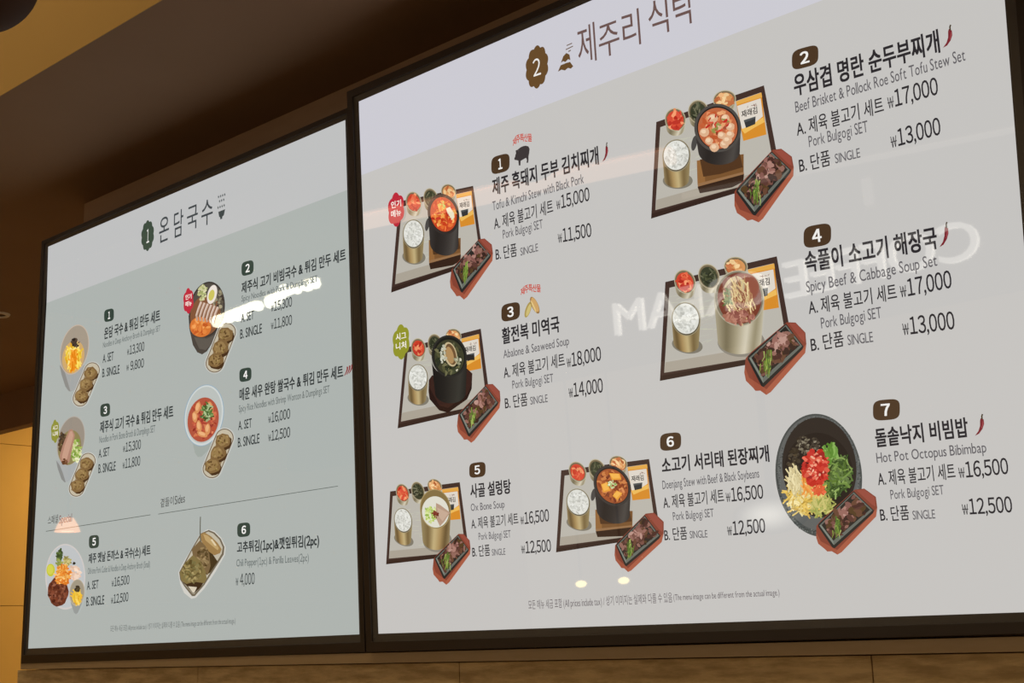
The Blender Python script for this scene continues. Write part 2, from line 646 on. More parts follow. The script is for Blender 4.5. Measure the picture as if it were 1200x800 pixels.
write(RIGHT, '모든 메뉴 세금 포함 (All prices include tax) / 상기 이미지는 실제와 다를 수 있음', (619.5, 713), (788, 704.6), 10, (98, 90, 94),
      'footnote', rroot, .0, 'l', label='small grey note under the dishes')
write(RIGHT, '(The menu image can be different from the actual image.)', (789.5, 703.2), (913.6, 697.4), 7, (98, 90, 94), 'footnote', rroot, .0, 'l',
      label='small grey note under the dishes')

# ---- left board entries
def left_entry(num, bx, slope, title, sub, a, pa, b, pb, va, vb):
    return entry(LEFT, num, bx, slope, title, sub,
                 [('l', 'A. SET', *a), ('p', va, *pa), ('l', 'B. SINGLE', *b), ('p', vb, *pb)], BADGE_L, LDK, LGR, .027)

left_entry('1', (122, 361, 133.5, 377.5), -.22,
    ('온담 국수 & 튀김 만두 세트', (121.9, 398), (187.5, 376.5), 14),
    ('Noodles in Deep Anchovy Broth & Dumplings SET', (120.6, 407.5), (187.8, 387.5), 6.6),
    ((120.3, 425.2), (133.1, 421.5), 10), ((148.8, 416), (169, 410.5), 10.6), ((119.8, 442), (140, 437.3), 10), ((148, 434.6), (168.5, 430), 10.6), '₩13,300', '₩ 9,800')
left_entry('2', (283, 304.4, 297.2, 323.6), -.25,
    ('제주식 고기 비빔국수 & 튀김 만두 세트', (283, 344.6), (405.3, 305.3), 14),
    ('Spicy Noodles with Pork & Dumplings SET', (283, 353.4), (371.8, 329.6), 7),
    ((282.4, 378), (297.5, 373.3), 10), ((317.5, 365.2), (342.2, 358.6), 11.2), ((281.4, 397), (306.9, 389.8), 11), ((317.5, 385.8), (342.2, 380), 11.6), '₩15,300', '₩11,800')
left_entry('3', (117.5, 472, 129, 488.6), -.18,
    ('제주식 고기 국수 & 튀김 만두 세트', (117, 508), (203, 489.3), 14.4),
    ('Noodles in Pork Bone Broth & Dumplings SET', (116.3, 519), (181.8, 506), 8),
    ((115.4, 536.4), (128.2, 533.3), 10), ((144, 529.8), (165, 525.6), 11), ((115.2, 554.3), (135.4, 550.8), 10.6), ((143.5, 549), (164.2, 545), 11.2), '₩15,300', '₩11,800')
e = left_entry('4', (280.5, 430, 294.7, 447.8), -.18,
    ('매운 새우 완탕 쌀국수 & 튀김 만두 세트', (280.5, 470), (402.3, 442.6), 14.6),
    ('Spicy Rice Noodles with Shrimp Wonton & Dumplings SET', (279.9, 483), (386.3, 459.6), 8),
    ((279.2, 503.9), (295, 500.3), 10.6), ((314.3, 495.6), (340, 490), 11.8), ((278.7, 524), (304, 518.8), 11.2), ((314.3, 517), (340, 511.7), 12), '₩16,000', '₩12,500')
chili_mark(LEFT, 403.6, 428, 412.6, 438.5, e)
left_entry('5', (104.2, 626.4, 116, 642.6), -.1,
    ('제주 옛날 돈까스 & 국수(소) 세트', (103.5, 662.4), (176.2, 652.4), 14),
    ('Old-time Pork Cutlet & Noodles in Deep Anchovy Broth (Small)', (102.7, 672.6), (175.7, 664.4), 7.4),
    ((101.8, 691), (115.3, 688.8), 9.8), ((130.7, 687.2), (151.5, 684), 10.6), ((101, 710), (122, 707.6), 10.5), ((130, 707.2), (150.3, 704), 10.6), '₩16,500', '₩12,500')
e = write(LEFT, '고추튀김(1pc)&깻잎튀김(2pc)', (277.6, 650.4), (374, 641.8), 16, LDK, 'menu_entry', lroot, .027,
          label='dish name in bold dark Korean lettering')
badge(LEFT, 278, 611.7, 293.2, 629.4, '6', BADGE_L, e, -.1)
write(LEFT, 'Chili Pepper(1pc) & Perilla Leaves(2pc)', (277, 663.6), (361.8, 657.2), 9, LGR, 'english_name', e, .004, 'l', label='thin grey English dish name')
write(LEFT, '₩ 4,000', (276.2, 685.8), (298.3, 684), 13.4, LDK, 'price', e, .006, 'l')

for a, b, h, s, nm in (((188, 594.8), (203.5, 591.4), 10.5, '곁들이', 'section_heading'), ((204.8, 591), (216.6, 588.2), 10, 'Sides', 'section_heading'),
                       ((56, 614.6), (67.8, 612.3), 10, '스페셜', 'section_heading'), ((69.2, 613.4), (84, 610.6), 9.4, 'Special', 'section_heading')):
    write(LEFT, s, a, b, h, LDK if s != 'Special' else (112, 66, 66), nm, lroot, .0, 'h' if s in ('곁들이', '스페셜') else 'l')
for a, b in (((53.8, 622), (176.3, 602.6)), ((185.5, 601.8), (396, 569))):
    k = Ink(LEFT, .0005)
    k.poly([a, b, (b[0], b[1] + .75), (a[0], a[1] + .75)], (92, 100, 96))
    k.done('divider_line', lroot, 'thin grey rule between the menu sections')
write(LEFT, '모든 메뉴 세금 포함 (All prices include tax) / 상기 이미지는 실제와 다를 수 있음 (The menu image can be different from the actual image.)',
      (129.2, 739.4), (275.8, 730), 6.6, (92, 98, 97), 'footnote', lroot, .0, 'l', res=2, label='small grey note under the dishes')

# ---- headings
def scallop(board, cx, cy, rx, ry, sh, n, col):
    k = Ink(board, .0006)
    pts = []
    for i in range(n * 8):
        t = 6.2831853 * i / (n * 8)
        r = 1 + .07 * abs(math.sin(t * n / 2)) * 1.6 - .08
        x, y = rx * r * math.cos(t), ry * r * math.sin(t)
        pts.append((cx + x, cy + y + sh * x))
    k.poly(pts, col)
    return k

h = scallop(RIGHT, 629.3, 78.4, 13.2, 24.5, -.3, 10, (102, 74, 42)).done('heading_badge', rroot, 'brown scalloped badge before the heading')
write(RIGHT, '2', (625.2, 90), (634, 87), 20, WHITE, 'numeral', h, .0, 'h', .0009)
k = Ink(RIGHT, .0006)
k.poly([(653.8, 84), (657, 76.5), (663.5, 73.8), (668, 72.5), (671.8, 77.6), (669, 80.4), (665.5, 79.6), (662, 82.6), (658, 81.6)], (102, 74, 42))
k.poly([(657.4, 73.6), (660, 66), (663.6, 62), (667.4, 64), (668.4, 70.2), (665.6, 69.4), (662.6, 72.6), (660, 71.6)], (102, 74, 42))
for a, b in (((664, 53.4), (670.4, 50.6)), ((663, 58.2), (671.5, 54)), ((666, 60.4), (669, 58.8))):
    k.line([a, b], 1.1, (112, 92, 76))
k.done('mountain_icon', rroot, 'small brown mountain with smoke lines beside the heading')
TT = (108, 84, 80)
for s, a, b, hh in (('제', (678.5, 77.5), (699.5, 70.5), 45), ('주', (703, 69.5), (727, 61), 38), ('리', (731, 57.5), (751.5, 51.5), 42),
                    ('식', (761.5, 44.5), (784.5, 37), 43), ('탁', (790.5, 34), (815, 25.5), 46)):
    write(RIGHT, s, a, b, hh, TT, 'heading_letter', rroot, -.006, 'h')
h = scallop(LEFT, 173, 276, 7.4, 17.5, -.35, 10, (60, 76, 63)).done('heading_badge', lroot, 'green scalloped badge before the heading')
write(LEFT, '1', (171.6, 285), (174.6, 283.6), 16, WHITE, 'numeral', h, .0, 'h', .0009)
for s, a, b, hh in (('온', (186.2, 285.5), (197.8, 280.5), 29), ('담', (203.4, 279.5), (214.4, 275), 31), ('국', (218.8, 271.5), (231.6, 266.5), 28), ('수', (235.8, 266), (249.2, 261), 29.5)):
    write(LEFT, s, a, b, hh, (66, 70, 72), 'heading_letter', lroot, .004, 'h')
k = Ink(LEFT, .0006)
k.poly([(255.8, 248.2), (263.8, 245), (262.4, 252), (260.6, 253.6), (260.4, 256.2), (258.2, 257), (258, 254.6), (256.8, 254)], (62, 70, 70))
for y, xa, xb in ((231, 255.4, 264.6), (236.5, 256.6, 263), (243.4, 254.8, 265)):
    x = xa
    while x < xb - .8:
        k.line([(x, y - (x - 255) * .38), (x + 1.5, y - (x - 254) * .38)], 1.6, (92, 98, 98))
        k.line([(x + .7, y - (x - 255) * .38 - 2), (x + .7, y - (x - 255) * .38 + 1.6)], .5, (92, 98, 98))
        x += 2.4
k.done('bowl_icon', lroot, 'small dark bowl with tiny lettering rising from it')

# ---- small marks by the dishes
def specialty(board, pts, h, parent):
    s = '제주특산물'
    for i, c in enumerate(s):
        write(board, c, pts[i], pts[i + 1], h, (196, 66, 48), 'specialty_letter', parent, .02, 'h', lift=.0006, label='red hand-drawn letter in an arc')
specialty(RIGHT, [(601.2, 173), (605.4, 168), (609.6, 166.2), (614.4, 165.6), (618.6, 165.8), (623.6, 166)], 9.2, e1)
specialty(RIGHT, [(610.4, 347.5), (615, 344), (619.6, 342), (624.4, 341.8), (629, 342), (634, 342.4)], 9, e3)
k = Ink(RIGHT, .0006, lambda x, y: (590 + x / 16, 150 + y / 16))
k.poly([(200, 575), (215, 545), (225, 500), (235, 470), (228, 420), (262, 408), (320, 360), (370, 338), (420, 330), (470, 345), (490, 390), (482, 470), (470, 530),
        (470, 590), (462, 650), (432, 652), (440, 600), (425, 560), (400, 570), (350, 600), (322, 615), (318, 700), (288, 702), (278, 610), (240, 600), (215, 600)], (62, 56, 56))
k.poly([(262, 420), (275, 400), (290, 425), (270, 440)], (84, 78, 78))
k.done('pig_icon', e1, 'small dark pig above the dish name')
k = Ink(RIGHT, .0006, lambda x, y: (590 + x * .075, 320 + y * .075))
k.ell(385, 570, 42, 128, (172, 150, 84), .32)
k.ell(392, 575, 26, 100, (206, 188, 120), .32)
k.ell(490, 500, 52, 142, (150, 112, 62), -.42)
k.ell(494, 492, 40, 122, (206, 164, 104), -.42)
k.ell(470, 520, 14, 104, (224, 196, 132), -.42)
k.done('shell_icon', e3, 'two small tan abalone shells above the dish name')


# ------------------------------------------------------------------ dish pictures
def quad_map(src, dst):
    A, b = [], []
    for (x, y), (X, Yy) in zip(src, dst):
        A.append([x, y, 1, 0, 0, 0, -X * x, -X * y]); b.append(X)
        A.append([0, 0, 0, x, y, 1, -Yy * x, -Yy * y]); b.append(Yy)
    h = np.linalg.solve(np.array(A, float), np.array(b, float))
    def T(x, y):
        w = h[6] * x + h[7] * y + 1
        return ((h[0] * x + h[1] * y + h[2]) / w, (h[3] * x + h[4] * y + h[5]) / w)
    return T

def cross(a, b, c, d):
    x1, y1, x2, y2, x3, y3, x4, y4 = *a, *b, *c, *d
    den = (x1 - x2) * (y3 - y4) - (y1 - y2) * (x3 - x4)
    p, q = x1 * y2 - y1 * x2, x3 * y4 - y3 * x4
    return ((p * (x3 - x4) - (x1 - x2) * q) / den, (p * (y3 - y4) - (y1 - y2) * q) / den)

TRAY_SRC = [(85, 235), (645, 45), cross((645, 45), (708, 375), (58, 738), (500, 605)), (58, 738)]
STEEL = [(196, 188, 164), (150, 140, 112), (214, 206, 184), (168, 158, 130), (120, 110, 84), (168, 158, 132)]
BRASS = [(150, 134, 96), (120, 100, 64), (196, 176, 128), (168, 140, 92), (104, 84, 52), (150, 132, 96)]
DARKPOT = [(52, 48, 46), (76, 72, 68), (62, 57, 54), (48, 44, 42), (40, 36, 34), (56, 52, 50)]
RICE = [(222, 222, 214), (206, 206, 198), (232, 232, 226), (192, 192, 184)]

def side_bowl(lift, T, parent, cx, cy, rx, ry, drop, foods, leaf=False):
    k = Ink(RIGHT, lift, T)
    k.cup(cx, cy, rx, ry, -.2, cx + 1, cy + drop, rx * .86, ry * .66, STEEL)
    k.ell(cx, cy, rx, ry, (188, 178, 150), -.2)
    k.ell(cx, cy + 1, rx * .93, ry * .93, (120, 106, 80), -.2)
    k.ell(cx, cy + 4, rx * .8, ry * .82, foods[0], -.2)
    if leaf:
        k.strands(cx, cy + 4, rx * .62, ry * .62, 26, foods, (22, 44), 7)
    else:
        k.scatter(cx, cy + 4, rx * .62, ry * .66, 30, foods, (9, 17), (1, 1.6))
    return k

def hot_plate(board, lift, T, parent):
    k = Ink(board, lift, T)
    k.poly([(690, 380), (735, 374), (790, 415), (800, 470), (798, 515), (640, 738), (618, 757), (585, 742), (560, 748), (545, 735), (505, 708), (492, 670), (492, 598), (520, 560)], (132, 66, 50))
    k.poly([(640, 738), (618, 757), (585, 742), (560, 748), (545, 735), (505, 708), (492, 670), (493, 640), (520, 690), (600, 722)], (158, 84, 62))
    k.poly([(798, 470), (798, 515), (640, 738), (618, 757), (612, 735), (785, 495)], (168, 92, 68))
    k.poly([(700, 384), (735, 378), (785, 418), (792, 465), (770, 450)], (150, 76, 62))
    k.poly([(686, 388), (786, 484), (782, 500), (600, 722), (588, 718), (502, 600), (504, 584)], (40, 40, 38))
    k.poly([(686, 394), (780, 484), (596, 702), (510, 592)], (104, 108, 100))
    k.poly([(684, 402), (768, 482), (592, 676), (522, 590)], (44, 40, 36))
    k.poly([(510, 592), (522, 590), (592, 676), (596, 702)], (126, 132, 122))
    # meat
    def inside(x, y):
        q = [(684, 412), (758, 482), (594, 660), (534, 590)]
        for i in range(4):
            (ax, ay), (bx, by) = q[i], q[(i + 1) % 4]
            if (bx - ax) * (y - ay) - (by - ay) * (x - ax) < 0:
                return False
        return True
    n = 0
    while n < 130:
        x, y = random.uniform(530, 765), random.uniform(405, 665)
        if not inside(x, y):
            continue
        n += 1
        c = random.choice([(92, 58, 50), (74, 44, 38), (120, 80, 70), (146, 104, 92), (58, 38, 32), (104, 70, 52), (84, 62, 36)])
        if math.hypot(x - 640, y - 470) < 55 and random.random() < .75:
            c = random.choice([(172, 128, 116), (186, 146, 134), (150, 104, 94), (132, 88, 80)])
        k.blob(x, y, random.uniform(8, 19), c, random.uniform(1, 1.6), random.uniform(0, 3.1))
    for _ in range(26):
        x = random.gauss(610, 11)
        y = random.uniform(556, 650)
        k.line([(x + random.uniform(-8, 8), y - 28), (x, y), (x + random.uniform(-12, 12), y + 24)], 6, random.choice([(132, 156, 64), (96, 124, 48), (164, 184, 96), (78, 104, 44)]), 2)
    return k.done('hot_plate_image', parent, 'black iron plate of grilled pork on a red wooden board')

def packet(lift, T, parent):
    k = Ink(RIGHT, lift, T)
    k.poly([(500, 128), (632, 82), (658, 300), (538, 334), (520, 240)], (214, 140, 44))
    k.poly([(500, 128), (632, 82), (636, 106), (504, 146)], (226, 168, 76))
    k.poly([(506, 152), (628, 112), (640, 206), (600, 238), (560, 268), (530, 270)], (222, 214, 202))
    k.poly([(528, 274), (596, 240), (642, 210), (648, 236), (600, 262), (545, 296)], (236, 186, 92))
    k.poly([(540, 226), (602, 206), (600, 246), (552, 266)], (52, 54, 56))
    k.poly([(540, 226), (602, 206), (600, 216), (546, 238)], (78, 82, 84))
    k.strands(585, 150, 30, 4, 6, [(150, 120, 110)], (10, 16), 3, -.3)
    p = k.done('seaweed_packet_image', parent, 'orange and white seaweed snack packet')
    return k.lift

def packet_text(lift, T, parent):
    a, b = T(530, 214), T(612, 190)
    c = T(530, 178)
    write(RIGHT, '재래김', a, b, abs(c[1] - a[1]), (40, 36, 34), 'packet_lettering', parent, .02, 'h', lift + .0001)

def rice_bowl(lift, T, parent, cx=190, cy=410, bx=191, by=535, cols=None):
    k = Ink(RIGHT, lift, T)
    k.ell(bx + 6, by + 6, 78, 42, (128, 122, 108))
    k.cup(cx, cy, 73, 84, .12, bx, by, 64, 42, cols or BRASS)
    k.ell(cx, cy, 73, 85, (150, 140, 112), .12)
    k.ell(cx, cy, 69, 81, (92, 82, 62), .12)
    k.ell(cx - 1, cy - 2, 66, 77, (222, 222, 214), .12)
    k.scatter(cx - 1, cy - 2, 58, 68, 150, RICE, (5, 9), (1, 1.7), .12, .2, 6)
    return k.done('rice_bowl_image', parent, 'steel bowl heaped with white rice')

def tray_picture(TL, TR, BR_right, BR_bottom, BL, name_label, dish, sticker=None, hot=None):
    BR = cross(TR, BR_right, BL, BR_bottom)
    T = quad_map(TRAY_SRC, [TL, TR, BR, BL])
    k = Ink(RIGHT, .0004, T)
    o = TRAY_SRC
    inn = [(106, 262), (628, 82), (o[2][0] - 32, o[2][1] - 14), (80, 694)]
    k.poly(o, (66, 48, 42))
    k.poly([o[3], (o[3][0] + 4, o[3][1] - 26), (o[2][0] - 8, o[2][1] - 24), o[2]], (54, 38, 32))
    k.poly(inn, (186, 182, 172))
    # the woven mat darkens towards its lower edge where the table shows
    k.poly([(86, 640), (440, 540), (o[2][0] - 34, o[2][1] - 60), inn[2], inn[3]], (170, 162, 148))
    for _ in range(60):
        x, y = random.uniform(110, 420), random.uniform(300, 560)
        k.line([(x, y), (x + random.uniform(30, 80), y - random.uniform(8, 24))], 2.5, (192 + random.uniform(-12, 8),) * 2 + (176,))
    pic = k.done('dish_picture', RIGHT.root, name_label)
    L = k.lift
    L = packet(L, T, pic)
    packet_text(L, T, pic)
    L += .0002
    kk = side_bowl(L, T, pic, 440, 118, 60, 48, 34, [(214, 150, 92), (232, 176, 120), (190, 110, 66), (240, 204, 150)])
    kk.done('side_dish_image', pic, 'steel cup of pale orange side dish'); L = kk.lift
    kk = side_bowl(L, T, pic, 305, 182, 54, 62, 44, [(58, 62, 44), (84, 88, 62), (42, 46, 34), (110, 108, 84)], True)
    kk.done('side_dish_image', pic, 'steel cup of dark green side dish'); L = kk.lift
    kk = side_bowl(L, T, pic, 184, 222, 54, 60, 46, [(206, 70, 48), (226, 104, 70), (184, 48, 36), (236, 150, 104)])
    kk.done('side_dish_image', pic, 'steel cup of red kimchi'); L = kk.lift
    rice_bowl(L, T, pic)
    L += .0010
    L = dish(L, T, pic)
    if sticker:
        sticker(L, pic)
    hot_plate(RIGHT, L, hot or T, pic)
    return pic

def wood_base(k):
    k.poly([(296, 436), (540, 402), (540, 498), (520, 520), (300, 562)], (122, 84, 48))
    k.poly([(296, 436), (300, 562), (340, 552), (334, 430)], (146, 102, 58))
    k.poly([(300, 556), (540, 494), (542, 506), (302, 572)], (150, 112, 76))
    k.poly([(300, 572), (542, 506), (538, 545), (480, 575), (312, 606)], (54, 36, 26))

def stew_pot(food, rimc=(78, 74, 70), deep=0):
    def build(L, T, pic):
        k = Ink(RIGHT, L, T)
        k.ell(283, 345, 14, 40, (74, 72, 70), .2)
        wood_base(k)
        k.poly([(312, 430), (520, 400), (536, 470), (420, 505), (330, 520)], (82, 54, 32))
        k.cup(405, 268, 120, 120, -.25, 412, 388 + deep, 108, 70, DARKPOT)
        k.ell(405, 266, 122, 126, rimc, -.25, 56)
        k.ell(405, 266, 108, 113, (40, 34, 30), -.25, 56)
        k.ell(405, 268, 102, 107, food[0], -.25, 56)
        food[1](k)
        k.done('stew_pot_image', pic, food[2])
        return k.lift
    return build

def food_kimchi(k):
    k.scatter(405, 268, 86, 92, 110, [(206, 70, 36), (226, 110, 50), (236, 150, 70), (186, 48, 30), (240, 176, 96)], (8, 17), (1, 1.8))
    for i in range(4):
        k.poly([(420 + i * 13, 230 + i * 9), (452 + i * 10, 214 + i * 10), (470 + i * 6, 240 + i * 12), (436 + i * 9, 262 + i * 12)], (236, 226, 196))
    k.scatter(385, 215, 34, 26, 26, [(240, 190, 90), (230, 140, 60), (196, 206, 110)], (6, 11))

def food_tofu(k):
    k.scatter(405, 268, 84, 90, 70, [(196, 96, 56), (214, 128, 84), (150, 66, 44), (226, 160, 110)], (9, 17))
    for x, y in ((380, 215), (445, 215), (470, 260), (425, 305), (360, 335), (388, 368), (470, 300), (335, 290), (440, 350), (400, 260), (455, 330)):
        k.blob(x, y, random.uniform(19, 26), (220, 176, 140), 1.05, 0, 12, .08)
        k.blob(x - 4, y - 5, 12, (238, 206, 172), 1.1, 0, 10, .1)
    k.scatter(405, 240, 70, 50, 16, [(190, 44, 36), (206, 70, 50), (150, 150, 80)], (6, 13), (1.2, 2))

def food_doenjang(k):
    k.scatter(405, 268, 86, 92, 100, [(150, 74, 40), (184, 104, 56), (120, 56, 34), (206, 130, 74)], (8, 15))
    for q in ([(380, 190), (450, 180), (462, 215), (400, 230)], [(330, 270), (372, 250), (392, 300), (345, 318)], [(430, 290), (470, 300), (440, 350), (405, 330)]):
        k.poly(q, (232, 160, 58))
        k.poly([(q[0][0] + 6, q[0][1] + 4), (q[1][0] - 8, q[1][1] + 3), (q[2][0] - 10, q[2][1] - 8), (q[3][0] + 6, q[3][1] - 10)], (244, 182, 84))
    k.scatter(400, 258, 26, 24, 26, [(206, 214, 160), (150, 176, 92), (226, 230, 196)], (5, 9))

def steel_pot(Z, rim, rr, body_to, body_r, cols, food, label, rimcols):
    def build(L, T, pic):
        k = Ink(RIGHT, L, Z)
        k.ell(body_to[0] + 8, body_to[1] + 8, body_r[0] * 1.08, body_r[1] * 1.08, (140, 134, 122))
        k.cup(rim[0], rim[1], rr[0], rr[1], -.12, body_to[0], body_to[1], body_r[0], body_r[1], cols)
        k.ell(rim[0], rim[1], rr[0], rr[1], rimcols[0], -.12, 60)
        k.ell(rim[0], rim[1], rr[0] * .95, rr[1] * .96, rimcols[1], -.12, 60)
        food(k)
        k.done('stew_pot_image', pic, label)
        return k.lift
    return build

def flower_sticker(board, cx, cy, rx, ry, col, words, name_label):
    def put(L, pic):
        k = Ink(board, L)
        pts = []
        for i in range(72):
            t = 6.2831853 * i / 72
            r = .88 + .16 * abs(math.sin(t * 3 + .3))
            pts.append((cx + rx * r * math.cos(t), cy + ry * r * math.sin(t) - .22 * rx * r * math.cos(t)))
        k.poly(pts, col)
        st = k.done('sticker_image', pic, name_label)
        for i, w in enumerate(words):
            y = cy + (-.1 + i * .55) * ry
            write(board, w, (cx - rx * .6, y + .1 * rx), (cx + rx * .62, y - .2 * rx), ry * .42, (244, 236, 226), 'sticker_lettering', pic, .02, 'h', k.lift + .0001)
    return put

HOT = {1: (450, 205, 5.336, (592, 402), (678, 535), (500, 779), (419, 615)),
       3: (450, 370, 5.333, (640, 428), (722, 575), (545, 793), (461, 640)),
       4: (765, 280, 4.211, (662, 410), (752, 562), (560, 769), (456, 610)),
       5: (445, 540, 5.333, (492, 455), (564, 582), (416, 773), (335, 630)),
       6: (650, 520, 5.0, (533, 408), (627, 575), (430, 750), (353, 612))}
def hot_map(i):
    x0, y0, sc, *q = HOT[i]
    return quad_map([(690, 380), (798, 515), (618, 757), (492, 620)], [(x0 + a / sc, y0 + b / sc) for a, b in q])

# 1: kimchi stew
def Zr(x0, y0, s):
    return lambda x, y: (x0 + x / s, y0 + y / s)
tray_picture((467.5, 236), (554.4, 217.7), (563.4, 280), (528.7, 318.4), (458.4, 342.7), 'printed tray of kimchi stew with rice and side dishes',
             stew_pot(((198, 76, 40), food_kimchi, 'black stone pot of red kimchi stew with tofu'), (52, 46, 44), 62),
             flower_sticker(RIGHT, 464.2, 245.5, 9.6, 19.5, (188, 40, 58), ('인기', '메뉴'), 'red flower-shaped sticker'), hot_map(1))
# 2: soft tofu stew
tray_picture((769.1, 142.9), (895.2, 100), (909.4, 174.4), (862.6, 226.2), (763, 256.1), 'printed tray of soft tofu stew with rice and side dishes',
             stew_pot(((190, 104, 66), food_tofu, 'grey stone pot of soft tofu stew on a wooden stand')))
# 3: abalone and seaweed soup
def abalone(L, T, pic):
    k = Ink(RIGHT, L, Zr(450, 370, 5.333))
    k.poly([(280, 400), (300, 372), (520, 330), (552, 360), (548, 455), (520, 520), (400, 605), (345, 590), (285, 520), (278, 470)], (58, 36, 30))
    k.poly([(280, 440), (345, 560), (400, 575), (520, 490), (550, 420), (548, 455), (520, 520), (400, 605), (345, 590), (285, 520)], (42, 26, 22))
    k.cup(408, 262, 112, 112, -.15, 415, 480, 96, 66, [(40, 38, 34), (58, 56, 50), (48, 45, 40), (36, 33, 30), (30, 27, 25)])
    k.poly([(505, 240), (565, 246), (566, 276), (510, 278)], (44, 40, 38))
    k.ell(408, 252, 110, 132, (46, 44, 40), -.15, 56)
    k.ell(408, 252, 99, 120, (30, 30, 26), -.15, 56)
    k.ell(408, 258, 92, 110, (64, 64, 44), -.15, 56)
    k.scatter(405, 262, 80, 96, 80, [(48, 54, 36), (66, 70, 46), (88, 88, 58), (110, 108, 74), (40, 44, 32)], (8, 17), (1.1, 2))
    k.ell(415, 240, 40, 78, (198, 180, 140), -.25)
    k.ell(418, 240, 31, 68, (112, 84, 54), -.25)
    k.ell(412, 245, 22, 54, (176, 140, 92), -.25)
    k.scatter(372, 240, 18, 60, 24, [(214, 214, 196), (190, 190, 170)], (5, 9))
    k.scatter(460, 300, 26, 40, 10, [(206, 200, 176), (150, 150, 120)], (5, 10))
    k.done('stew_pot_image', pic, 'black pot of abalone seaweed soup on an octagonal stand')
    return k.lift
tray_picture((474.5, 407.5), (563.4, 385), (571.5, 447), (536.3, 485.3), (466, 501.8), 'printed tray of abalone seaweed soup with rice and side dishes',
             abalone, flower_sticker(RIGHT, 470, 400.5, 10, 20, (146, 148, 44), ('시그', '니처'), 'olive green flower-shaped sticker'), hot_map(3))
# 4: beef and cabbage soup
def food_beef(k):
    k.ell(428, 292, 108, 126, (120, 60, 44), -.12, 56)
    k.ell(455, 240, 70, 70, (146, 84, 66), -.2)
    k.ell(400, 250, 50, 70, (196, 176, 140), .4)
    k.ell(395, 262, 40, 58, (150, 120, 96), .4)
    k.strands(425, 300, 70, 90, 90, [(206, 176, 128), (226, 204, 150), (178, 132, 92), (150, 96, 70)], (40, 90), 6, 0, 1.2)
    k.scatter(425, 385, 70, 30, 60, [(150, 92, 80), (176, 120, 100), (196, 140, 120)], (7, 14), (1, 1.8))
    k.scatter(370, 290, 18, 40, 16, [(96, 110, 58), (120, 130, 70)], (6, 12), (1.2, 2))
tray_picture((779.7, 330.3), (910.3, 300.2), (924.1, 377.4), (873, 427.7), (773.3, 446.2), 'printed tray of beef cabbage soup with rice and side dishes',
             steel_pot(Zr(765, 280, 4.211), (426, 292), (124, 138), (428, 500), (108, 68), STEEL, food_beef, 'steel bowl of spicy beef cabbage soup', ((176, 168, 146), (126, 116, 96))), None, hot_map(4))
# 5: ox bone soup
def food_bone(k):
    k.ell(348, 318, 84, 98, (222, 220, 206), -.12, 56)
    k.scatter(320, 330, 36, 52, 70, [(186, 206, 110), (210, 222, 150), (150, 180, 84)], (5, 10))
    k.poly([(352, 262), (380, 276), (440, 322), (402, 380), (376, 408), (350, 352)], (182, 152, 130))
    k.poly([(358, 290), (430, 326), (392, 376), (372, 350)], (198, 170, 148))
    k.scatter(350, 330, 16, 22, 16, [(122, 52, 38), (90, 40, 30)], (5, 9))
tray_picture((457.2, 575.6), (538.8, 564.8), (547.2, 628), (508.8, 654.4), (452.5, 661), 'printed tray of ox bone soup with rice and side dishes',
             steel_pot(Zr(445, 540, 5.333), (348, 300), (96, 124), (352, 490), (84, 66), BRASS[::-1], food_bone, 'steel bowl of white ox bone soup', ((166, 146, 98), (132, 112, 70))), None, hot_map(5))
# 6: soybean paste stew
tray_picture((657.6, 551), (760.6, 537.6), (771, 606), (721, 636), (651.6, 647), 'printed tray of soybean paste stew with rice and side dishes',
             stew_pot(((160, 84, 46), food_doenjang, 'dark stone pot of soybean paste stew on a wooden stand'), (60, 56, 54), 45), None, hot_map(6))
# 7: stone pot bibimbap
Z7 = Zr(900, 480, 4.706)
k = Ink(RIGHT, .0004, Z7)
k.ell(280, 361, 238, 340, (74, 78, 76), -.1, 80)
k.ell(280, 350, 226, 318, (96, 98, 96), -.1, 80)
for _ in range(420):
    t = random.uniform(0, 6.283)
    r = random.uniform(.9, .975)
    k.blob(280 + 236 * r * math.cos(t), 361 + 336 * r * math.sin(t), random.uniform(2, 4.5), random.choice([(108, 112, 108), (60, 64, 62), (84, 88, 86)]))
k.ell(283, 318, 204, 276, (44, 38, 34), -.1, 80)
k.ell(278, 352, 190, 226, (34, 28, 25), -.1, 80)
k.scatter(215, 195, 70, 50, 70, [(74, 66, 54), (104, 96, 80), (56, 48, 40), (130, 122, 104)], (5, 11))
k.scatter(140, 270, 34, 60, 26, [(62, 54, 42), (84, 72, 54)], (6, 12))
k.strands(370, 360, 86, 110, 170, [(78, 104, 44), (104, 132, 58), (54, 78, 34), (132, 158, 84), (90, 112, 60)], (40, 90), 9)
k.strands(345, 235, 34, 40, 24, [(96, 140, 54), (130, 170, 84)], (40, 70), 13, 0, 1.3)
k.strands(205, 480, 92, 84, 230, [(214, 186, 100), (232, 206, 126), (196, 160, 74), (226, 190, 90), (236, 220, 160)], (50, 110), 8)
k.strands(150, 400, 40, 70, 60, [(206, 190, 140), (226, 212, 164)], (50, 90), 8, 0, 1.3)
k.strands(215, 400, 28, 60, 40, [(226, 140, 58), (236, 166, 84)], (40, 80), 8, 0, 1.3)
k.strands(300, 530, 60, 40, 60, [(196, 186, 110), (160, 164, 84)], (40, 80), 8)
k.scatter(260, 320, 66, 100, 190, [(184, 40, 34), (206, 62, 46), (150, 28, 26), (224, 100, 78), (196, 48, 36)], (9, 18), (1, 1.7))
k.scatter(265, 310, 46, 74, 26, [(236, 150, 120), (240, 180, 150)], (4, 8))
k.scatter(280, 445, 34, 26, 26, [(206, 72, 44), (224, 100, 60)], (8, 14))
pic = k.done('dish_picture', rroot, 'printed stone pot of octopus bibimbap')
